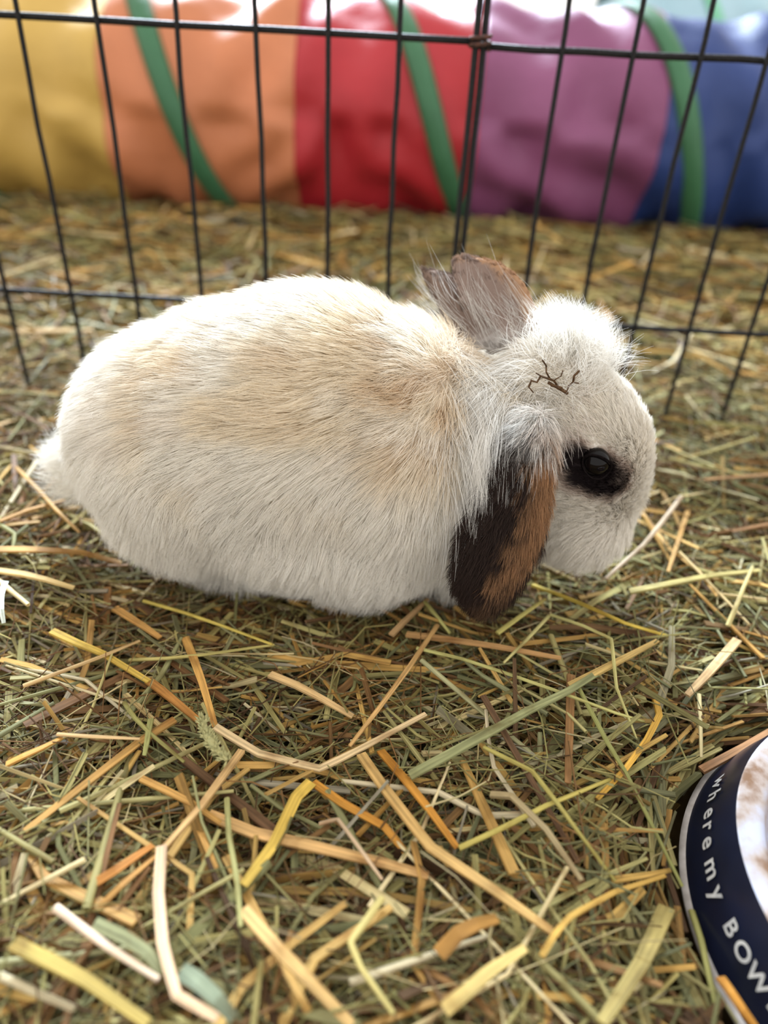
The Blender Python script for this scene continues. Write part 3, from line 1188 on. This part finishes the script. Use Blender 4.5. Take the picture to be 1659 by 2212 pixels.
# hair-fine dry fibres lying over the rest
arrs.append(random_straws(4500, 0.62, 0.05, 0.62, 0.03, 0.085, 0.0004, 0.0008, 0.004, 0.16, 0.8,
                          {'brown': 5, 'khaki': 3, 'green': 2, 'pale': 1}, 0.45, 6, 0.003, seed=18))
hay_me = straw_mesh('hay_bed', arrs)
hay = bpy.data.objects.new('hay_bed', hay_me)
COL.objects.link(hay)
tag(hay, 'deep bed of tangled green and golden hay covering the ground', 'hay', kind='stuff')

# ------------------------------------------------------------------ single stalks that lie on top (traced one by one)
G, PA, KH, GN, BR, GY, OG, YE, SG = ((204, 156, 84), (224, 196, 148), (186, 176, 112), (140, 144, 98), (146, 104, 62), (178, 170, 158),
                                     (206, 146, 62), (214, 180, 84), (130, 140, 116))
HERO = [
    # (pixel polyline, width px, colour, lift, flatness, label)
    ([(400, 1378), (418, 1422), (436, 1472), (465, 1570)], 20, G, .008, .3, 'golden straw blade pointing at the rabbit\'s belly, its foot on a folded blade'),
    ([(465, 1570), (560, 1628), (690, 1660), (770, 1622), (920, 1542)], 19, PA, .009, .3, 'pale tan blade bent in a shallow V on the open hay'),
    ([(583, 1457), (640, 1480), (700, 1512), (762, 1548)], 19, (218, 182, 126), .007, .35, 'short stout tan straw with cut end between rabbit and V-bent blade'),
    ([(945, 1350), (885, 1440), (820, 1528), (755, 1612)], 12, (206, 164, 104), .011, .6, 'thin tan straw leaning across the end of the V-bent blade'),
    ([(350, 1830), (343, 1930), (352, 2040), (382, 2150), (470, 2200)], 27, (228, 194, 156), .016, .5, 'thick pinkish tan straw with jointed elbows, lying farthest from the rabbit'),
    ([(522, 1622), (478, 1682), (432, 1744), (352, 1834)], 18, (220, 180, 122), .013, .5, 'tan straw slanting down to the pinkish elbowed straw'),
    ([(672, 1690), (640, 1722), (592, 1822), (526, 1912)], 30, YE, .010, .16, 'broad bright yellow leaf blade tapering to a point'),
    ([(676, 1690), (740, 1735), (830, 1785), (876, 1842)], 22, OG, .008, .2, 'amber leaf blade joined to the tip of the bright yellow blade'),
    ([(822, 1622), (880, 1690), (930, 1752), (988, 1832)], 22, OG, .009, .25, 'amber straw blade meeting a long yellow-green stem'),
    ([(780, 1630), (830, 1702), (930, 1830), (1070, 1925), (1192, 2012)], 26, (206, 168, 104), .012, .35, 'long tan straw running toward the bowl side of the heap'),
    ([(450, 1760), (550, 1800), (650, 1822), (830, 1865), (925, 1892)], 29, (212, 170, 110), .008, .25, 'wide tan blade passing under the bright yellow leaf blade'),
    ([(305, 1682), (360, 1708), (415, 1736), (482, 1782)], 17, G, .009, .4, 'short golden straw with a split end beside the slanting tan straw'),
    ([(490, 1725), (494, 1800), (512, 1900), (520, 2002)], 13, (176, 172, 112), .014, .7, 'pale green stem lying lengthwise beside the bright yellow leaf'),
    ([(525, 1965), (600, 2050), (675, 2125), (760, 2215)], 32, (210, 172, 110), .014, .3, 'broad tan blade beyond the foot of the bright yellow leaf'),
    ([(30, 2040), (110, 2078), (190, 2120), (320, 2212)], 34, (168, 146, 76), .014, .5, 'thick olive yellow stem beside the pinkish elbowed straw'),
    ([(120, 1960), (180, 2006), (240, 2050), (342, 2116)], 19, (228, 204, 176), .017, .6, 'pale straw with a whitish end beside the thick olive stem'),
    ([(205, 1995), (270, 2025), (320, 2058), (350, 2100)], 30, (150, 152, 112), .012, .25, 'grey-green leaf under the whitish ended straw'),
    ([(392, 2098), (430, 2122), (470, 2158), (505, 2200)], 40, SG, .012, .18, 'wide sage green leaf next to the elbow of the pinkish straw'),
    ([(198, 1912), (250, 1880), (290, 1852), (330, 1826)], 20, (196, 134, 68), .010, .3, 'rusty orange blade fanned beside the slanting tan straw'),
    ([(215, 1960), (260, 1915), (300, 1880), (345, 1842)], 14, (190, 142, 78), .009, .4, 'narrow ochre blade under the rusty orange blade'),
    ([(825, 1940), (790, 1990), (758, 2036), (780, 2092), (850, 2190)], 16, (200, 184, 116), .016, .7, 'yellowish stem sharply kinked like an arrowhead'),
    ([(424, 1778), (440, 1812), (452, 1842), (468, 1876)], 15, G, .007, .4, 'small golden chip under the wide tan blade'),
    ([(112, 1363), (165, 1388), (222, 1412), (322, 1472)], 19, YE, .009, .3, 'yellow straw off the rabbit\'s hindquarters with a pale middle'),
    ([(320, 1470), (350, 1492), (382, 1518), (436, 1562)], 20, (176, 122, 60), .007, .35, 'dark amber straw continuing from the pale-middled yellow straw'),
    ([(50, 1482), (130, 1452), (215, 1420), (302, 1384)], 11, (206, 172, 118), .012, .6, 'thin tan stem crossing the pale-middled yellow straw'),
    ([(248, 1314), (280, 1334), (312, 1354), (346, 1378)], 18, (198, 150, 84), .007, .3, 'flat golden chip close under the rabbit\'s thigh'),
    ([(310, 1298), (400, 1324), (480, 1352), (588, 1392)], 8, (204, 182, 90), .010, .8, 'thin yellow stem running along the rabbit\'s belly side'),
    ([(280, 1426), (360, 1422), (435, 1415), (592, 1393)], 10, (184, 170, 102), .008, .7, 'khaki stem crossing the tip of the golden pointing blade'),
    ([(268, 1518), (292, 1552), (322, 1582), (398, 1646)], 10, (164, 158, 94), .009, .7, 'khaki green stem with a soft bend beside the seed head'),
    ([(14, 1652), (50, 1634), (90, 1616), (134, 1594)], 16, (206, 156, 82), .008, .4, 'short golden straw out on the rabbit\'s tail side of the heap'),
    ([(326, 1554), (321, 1580), (317, 1606), (312, 1632)], 13, (172, 172, 108), .009, .5, 'tiny square-cut pale green chip'),
    ([(124, 1586), (180, 1590), (240, 1593), (302, 1596)], 9, (220, 188, 136), .010, .7, 'straight pale straw pointing at the pale green chip'),
    ([(885, 1676), (1050, 1586), (1140, 1536), (1232, 1490), (1352, 1416)], 21, (148, 150, 104), .014, .3, 'long flat grey-green blade slanting from hay toward the rabbit\'s chin'),
    ([(1230, 1482), (1290, 1452), (1360, 1416), (1420, 1384)], 17, (206, 174, 106), .011, .4, 'golden straw lying along the end of the grey-green blade'),
    ([(900, 1400), (1000, 1424), (1080, 1450), (1195, 1490), (1330, 1540), (1402, 1562)], 9, (192, 186, 116), .011, .8, 'long thin yellow-green stem passing under the grey-green blade'),
    ([(1190, 1328), (1260, 1352), (1320, 1380), (1326, 1430), (1332, 1486), (1375, 1596)], 8, (196, 188, 122), .014, .8, 'thin pale stem with two sharp corners, near the rabbit\'s chin'),
    ([(1186, 1330), (1160, 1358), (1128, 1392), (1088, 1432)], 8, (206, 196, 130), .012, .8, 'thin pale stem leaning on the two-cornered stem'),
    ([(1074, 1368), (1105, 1345), (1140, 1320), (1178, 1294)], 11, (204, 192, 112), .012, .6, 'pale yellow stem lying just off the drooping ear tip'),
    ([(1592, 1384), (1560, 1420), (1525, 1460), (1484, 1502)], 21, (216, 184, 136), .011, .5, 'stout pinkish straw tube with cut ends near the bowl'),
    ([(1415, 1508), (1424, 1545), (1396, 1600), (1350, 1662), (1290, 1726)], 16, (214, 168, 74), .012, .4, 'bright amber straw with a hooked top, between rabbit and bowl'),
    ([(1250, 1486), (1310, 1600), (1350, 1666), (1406, 1778), (1474, 1915)], 10, (154, 154, 92), .013, .8, 'long olive green stem reaching the side of the bowl'),
    ([(992, 1832), (1090, 1786), (1180, 1740), (1356, 1668)], 12, (194, 178, 96), .010, .7, 'yellow-green stem crossing the olive stem by the hooked amber straw'),
    ([(1045, 1614), (1150, 1666), (1200, 1730), (1240, 1785), (1328, 1902)], 11, (178, 166, 92), .011, .7, 'khaki stem with one bend starting under the grey-green blade'),
    ([(1320, 1902), (1362, 1896), (1402, 1890), (1448, 1880)], 15, (196, 158, 84), .009, .4, 'short golden straw ending beside the bowl'),
    ([(1510, 1500), (1512, 1546), (1514, 1590), (1515, 1636)], 9, (226, 212, 160), .013, .8, 'short upright-looking cream stem beside the stout pinkish tube'),
    ([(1515, 1664), (1560, 1640), (1610, 1612), (1668, 1576)], 20, (164, 122, 84), .008, .4, 'brown-pink straw resting against the bowl rim edge'),
    ([(1440, 1962), (1410, 2030), (1385, 2082), (1300, 2210)], 40, (166, 148, 88), .012, .25, 'broad olive tan blade lying beside the bowl'),
    ([(1170, 2066), (1200, 2016), (1232, 1980), (1330, 1926), (1437, 1892)], 14, (202, 162, 82), .014, .5, 'curved golden stem bowing toward the bowl'),
    ([(948, 2062), (990, 2016), (1030, 1996), (1074, 1984)], 36, (160, 116, 56), .012, .2, 'crumpled amber brown leaf next to a wide pale yellow blade'),
    ([(960, 2182), (1010, 2140), (1060, 2096), (1134, 2048)], 32, (206, 180, 112), .014, .3, 'wide pale yellow blade beside the crumpled brown leaf'),
    ([(1494, 1968), (1514, 2030), (1530, 2100), (1546, 2176)], 15, (158, 154, 92), .004, .8, 'green stem standing along the foot of the bowl'),
    ([(1556, 2112), (1580, 2146), (1606, 2184), (1640, 2230)], 24, (206, 146, 62), .018, .3, 'orange straw pressed against the bowl\'s grey foot'),
    ([(1150, 1264), (1200, 1282), (1260, 1306), (1350, 1346), (1442, 1374)], 10, (210, 184, 82), .010, .7, 'thin bright yellow stem under the rabbit\'s cheek'),
    ([(878, 1370), (960, 1380), (1070, 1396), (1212, 1422)], 17, (198, 154, 100), .008, .4, 'pinkish brown straw lying near the drooping ear'),
    ([(-10, 1187), (80, 1187), (176, 1193), (262, 1216)], 22, (196, 150, 82), .008, .2, 'wide golden blade tucked under the rabbit\'s rump'),
    ([(-10, 1232), (50, 1240), (100, 1252), (160, 1270)], 17, (218, 188, 126), .009, .4, 'pale split straw next to the wide rump blade'),
    ([(1472, 1073), (1432, 1126), (1390, 1177), (1308, 1250)], 10, (196, 176, 150), .012, .7, 'grey and tan straw lying in front of the rabbit\'s nose'),
    ([(35, 1010), (80, 1055), (120, 1100), (172, 1150)], 9, (200, 160, 100), .014, .7, 'thin tan straw beside the rabbit\'s tail'),
    ([(0, 1126), (60, 1102), (110, 1088), (140, 1080)], 9, (190, 146, 84), .010, .5, 'amber stem under the thin tail-side straw'),
    ([(918, 1300), (934, 1320), (952, 1342), (972, 1368)], 9, (184, 178, 108), .012, .7, 'small pale green stem between belly and drooping ear'),
    ([(845, 1372), (872, 1344), (898, 1320), (924, 1294)], 14, (186, 150, 104), .010, .4, 'brownish blade leaning on the rabbit\'s belly fur'),
    ([(1360, 1278), (1440, 1262), (1530, 1244), (1640, 1232)], 14, (186, 172, 110), .009, .5, 'khaki straw ahead of the rabbit\'s chin'),
    ([(1572, 1352), (1590, 1310), (1606, 1270), (1626, 1224)], 10, (196, 180, 122), .013, .7, 'khaki stem crossing the end of the chin-side straw'),
    ([(1060, 1716), (1105, 1720), (1180, 1792), (1256, 1902)], 16, (164, 146, 106), .010, .5, 'frayed greyish stem lying between two green stems'),
    ([(690, 1780), (730, 1770), (790, 1850), (826, 1900)], 9, (214, 186, 150), .013, .8, 'thin pinkish stem over the wide tan blade'),
]


def loft_spline(pts, per=4, corner=0.88):
    """denser polyline that keeps kinks fairly sharp"""
    out = []
    n = len(pts)
    for i in range(n - 1):
        a, b = pts[i], pts[i + 1]
        p0, p3 = pts[max(i - 1, 0)], pts[min(i + 2, n - 1)]
        for k in range(per):
            u = k / per
            lin = a * (1 - u) + b * u
            cr = 0.5 * ((2 * a) + (-p0 + b) * u + (2 * p0 - 5 * a + 4 * b - p3) * u ** 2 + (-p0 + 3 * a - 3 * b + p3) * u ** 3)
            out.append(lin * corner + cr * (1 - corner))
    out.append(pts[-1])
    return np.array(out)


def link_straw(name, Pn, half, flat, col, roll, label, group):
    ctr = Pn.mean(0)
    zmin = Pn[:, 2].min()
    org = np.array([ctr[0], ctr[1], zmin])
    arr = straw_arrays((Pn - org)[None], np.array([half]), flat, np.array([roll]), np.array([col]), 4 if flat < 0.55 else 8)
    me = straw_mesh(name, [arr], flat >= 0.55)
    o = bpy.data.objects.new(name, me)
    COL.objects.link(o)
    o.location = org
    tag(o, label, 'straw', group)
    return o


for i, (pl_, wpx, c, lift_, flat, lab) in enumerate(HERO):
    base = [onz(x, y, 0.0) for x, y in pl_]
    pts = []
    n = len(pl_)
    for k, (x, y) in enumerate(pl_):
        zz = float(bed(base[k][0], base[k][1])) + lift_ * 0.75 + 0.003 * math.sin(math.pi * k / max(1, n - 1))
        pts.append(onz(x, y, zz))
    Pn = loft_spline(pts)
    dep = float(np.mean((Pn - CAM) @ _FW))
    link_straw('straw', Pn, 0.5 * wpx * 1.08 / FPX * dep, flat, tuple(0.84 * q for q in s2l(c)), random.gauss(0, 0.12), lab, 'traced stalks on top of the hay')

# more loose stalks on the surface, told apart only by kind and by what they lie beside
ZONES = [
    ('between the rabbit and the wire pen', lambda g: (g.uniform(-0.28, 0.28), g.uniform(0.42, 0.52)), 40, 0.0026),
    ('outside the pen before the fabric tunnel', lambda g: (g.uniform(-0.55, 0.6), g.uniform(0.60, 1.12)), 70, 0.0042),
    ('on the open hay beside the rabbit\'s flank', lambda g: (g.uniform(-0.17, 0.12), g.uniform(0.10, 0.25)), 75, 0.0026),
    ('ahead of the rabbit\'s face', lambda g: (g.uniform(0.13, 0.26), g.uniform(0.26, 0.42)), 30, 0.0022),
    ('behind the rabbit\'s tail', lambda g: (g.uniform(-0.29, -0.20), g.uniform(0.28, 0.44)), 20, 0.0026),
]
KN = {'golden': 'golden straw blade', 'pale': 'pale straw stem', 'khaki': 'khaki hay stem', 'green': 'grey-green hay stem', 'brown': 'brown straw blade'}
g = np.random.default_rng(21)
for zn, fn, cnt, wmean in ZONES:
    for i in range(cnt):
        kd_ = g.choice(list(KN), p=[0.3, 0.2, 0.26, 0.14, 0.10])
        x, y = fn(g)
        if math.hypot(x - BC[0], y - BC[1]) < 0.15:
            continue
        L = g.uniform(0.04, 0.10) * (1.3 if 'outside' in zn else 1)
        az = g.uniform(0, 2 * math.pi)
        el = g.normal(0, 0.10)
        k = 5
        pts = [np.zeros(3)]
        a = az
        for j in range(k - 1):
            if g.random() < 0.3:
                a += g.normal(0, 0.35)
            pts.append(pts[-1] + np.array([math.cos(a) * math.cos(el), math.sin(a) * math.cos(el), math.sin(el)]) * L / (k - 1))
        pts = np.array(pts)
        pts -= pts.mean(0)
        pts += np.array([x, y, 0])
        hb = bed(pts[:, 0], pts[:, 1])
        pts[:, 2] += float(np.mean(hb)) + 0.004
        inr = (((pts[:, 0] + 0.05) / 0.14) ** 2 + ((pts[:, 1] - 0.338) / 0.075) ** 2 < 1) | (((pts[:, 0] - 0.09) / 0.07) ** 2 + ((pts[:, 1] - 0.332) / 0.05) ** 2 < 1)
        if inr.any() or np.any(np.abs(pts[:, 1] - PY) < 0.006):
            continue
        pc = PAL[kd_]
        c = np.array(pc[g.integers(len(pc))]) * g.uniform(0.7, 1.0)
        blade = 'blade' in KN[kd_]
        wf = g.uniform(0.7, 1.6)
        chord = np.linalg.norm(pts[-1] - pts[0]) / L
        look = '%s %s %s' % ('long' if L > (0.088 if 'outside' in zn else 0.068) else 'short', 'broad' if wf > 1.1 else 'thin',
                             'bent' if chord < 0.97 else 'straight')
        link_straw('straw', loft_spline(list(pts), 2), 0.5 * wmean * wf * (1.3 if blade else 0.8),
                   0.3 if blade else 0.8, c, g.normal(0, 0.3), '%s %s lying loose %s' % (look, KN[kd_], zn), 'loose stalks %s' % zn)

# ------------------------------------------------------------------ small finds
M_TWIG = mat_noise('dark_dry_twig', s2l((52, 36, 22)), s2l((96, 70, 44)), 900, 0.8, 0.2)
tw = bmesh.new()


def add_tube_bm(bm, pts, r, sides=5):
    v, f = tube(pts, r, sides)
    vs = [bm.verts.new(tuple(q)) for q in v]
    for q in f:
        bm.faces.new([vs[i] for i in q])


TWY = 0.3005
for pl_, r in (([(1142, 836), (1148, 822), (1160, 826), (1168, 812), (1184, 818), (1196, 822), (1206, 836), (1224, 846), (1228, 834), (1238, 826), (1240, 812), (1252, 800)], 0.00055),
               ([(1172, 778), (1180, 790), (1180, 804), (1188, 818)], 0.0004), ([(1142, 836), (1152, 848)], 0.0003), ([(1168, 812), (1158, 806)], 0.0003),
               ([(1238, 826), (1250, 828)], 0.0003), ([(1196, 822), (1212, 812), (1216, 800)], 0.0003), ([(1184, 826), (1206, 838), (1226, 850)], 0.0007),
               ([(1190, 832), (1214, 838)], 0.0006)):
    add_tube_bm(tw, [ony(x, y, TWY + 0.0022 * math.sin(k * 2.1 + y)) for k, (x, y) in enumerate(pl_)], r)
tme = bpy.data.meshes.new('twig')
tw.to_mesh(tme)
tw.free()
tme.materials.append(M_TWIG)
two = bpy.data.objects.new('twig', tme)
COL.objects.link(two)
tag(two, 'dark forked dry twig caught in the fur on the rabbit\'s head', 'twig')

# fuzzy grass seed head
sp = [onz(x, y, 0.012) for x, y in ((437, 1552), (446, 1584), (462, 1612), (490, 1642))]
sp = loft_spline(sp, 6, 0.2)
SEED = empty('seed_head', tuple(sp.mean(0) - np.array([0, 0, 0.004])))
tag(SEED, 'fuzzy grey-green grass seed head beside the golden pointing blade', 'seed head')
M_SEED = mat_noise('seed_husk', s2l((132, 132, 92)), s2l((176, 168, 118)), 700, 0.8, 0.2)
v, f = tube(sp, [0.0006 + 0.0012 * math.sin(math.pi * (i + 1) / (len(sp) + 1)) for i in range(len(sp))], 8)
seed_stem = mesh_obj('stem', v, f, M_SEED)
attach(seed_stem, SEED)
bmh = bmesh.new()
gs = np.random.default_rng(5)
for i in range(170):
    u = gs.random() * (len(sp) - 1)
    k = min(int(u), len(sp) - 2)
    c = sp[k] * (1 - (u - k)) + sp[k + 1] * (u - k)
    d = norm(gs.normal(0, 1, 3))
    ax = norm(d + 0.8 * norm(sp[k] - sp[k + 1]))
    a = c + d * 0.0011
    b = a + ax * 0.0026
    add_tube_bm(bmh, [a, (a + b) / 2, b], [0.0002, 0.0005, 0.0001], 4)
hme = bpy.data.meshes.new('husks')
bmh.to_mesh(hme)
bmh.free()
hme.materials.append(M_SEED)
ho = bpy.data.objects.new('husks', hme)
COL.objects.link(ho)
ho.parent = seed_stem
ho['kind'] = 'stuff'

# curled white scrap in the straw on the tail side
pts = loft_spline([onz(x, y, z) for x, y, z in ((12, 1256, 0.016), (3, 1284, 0.019), (3, 1316, 0.019), (8, 1346, 0.014))], 4, 0.2)
o = link_straw('paper_scrap', pts, 0.0016, 0.2, s2l((214, 224, 214)), 0.3, 'curled white paper scrap by the pale split straw', None)
o['category'] = 'scrap'
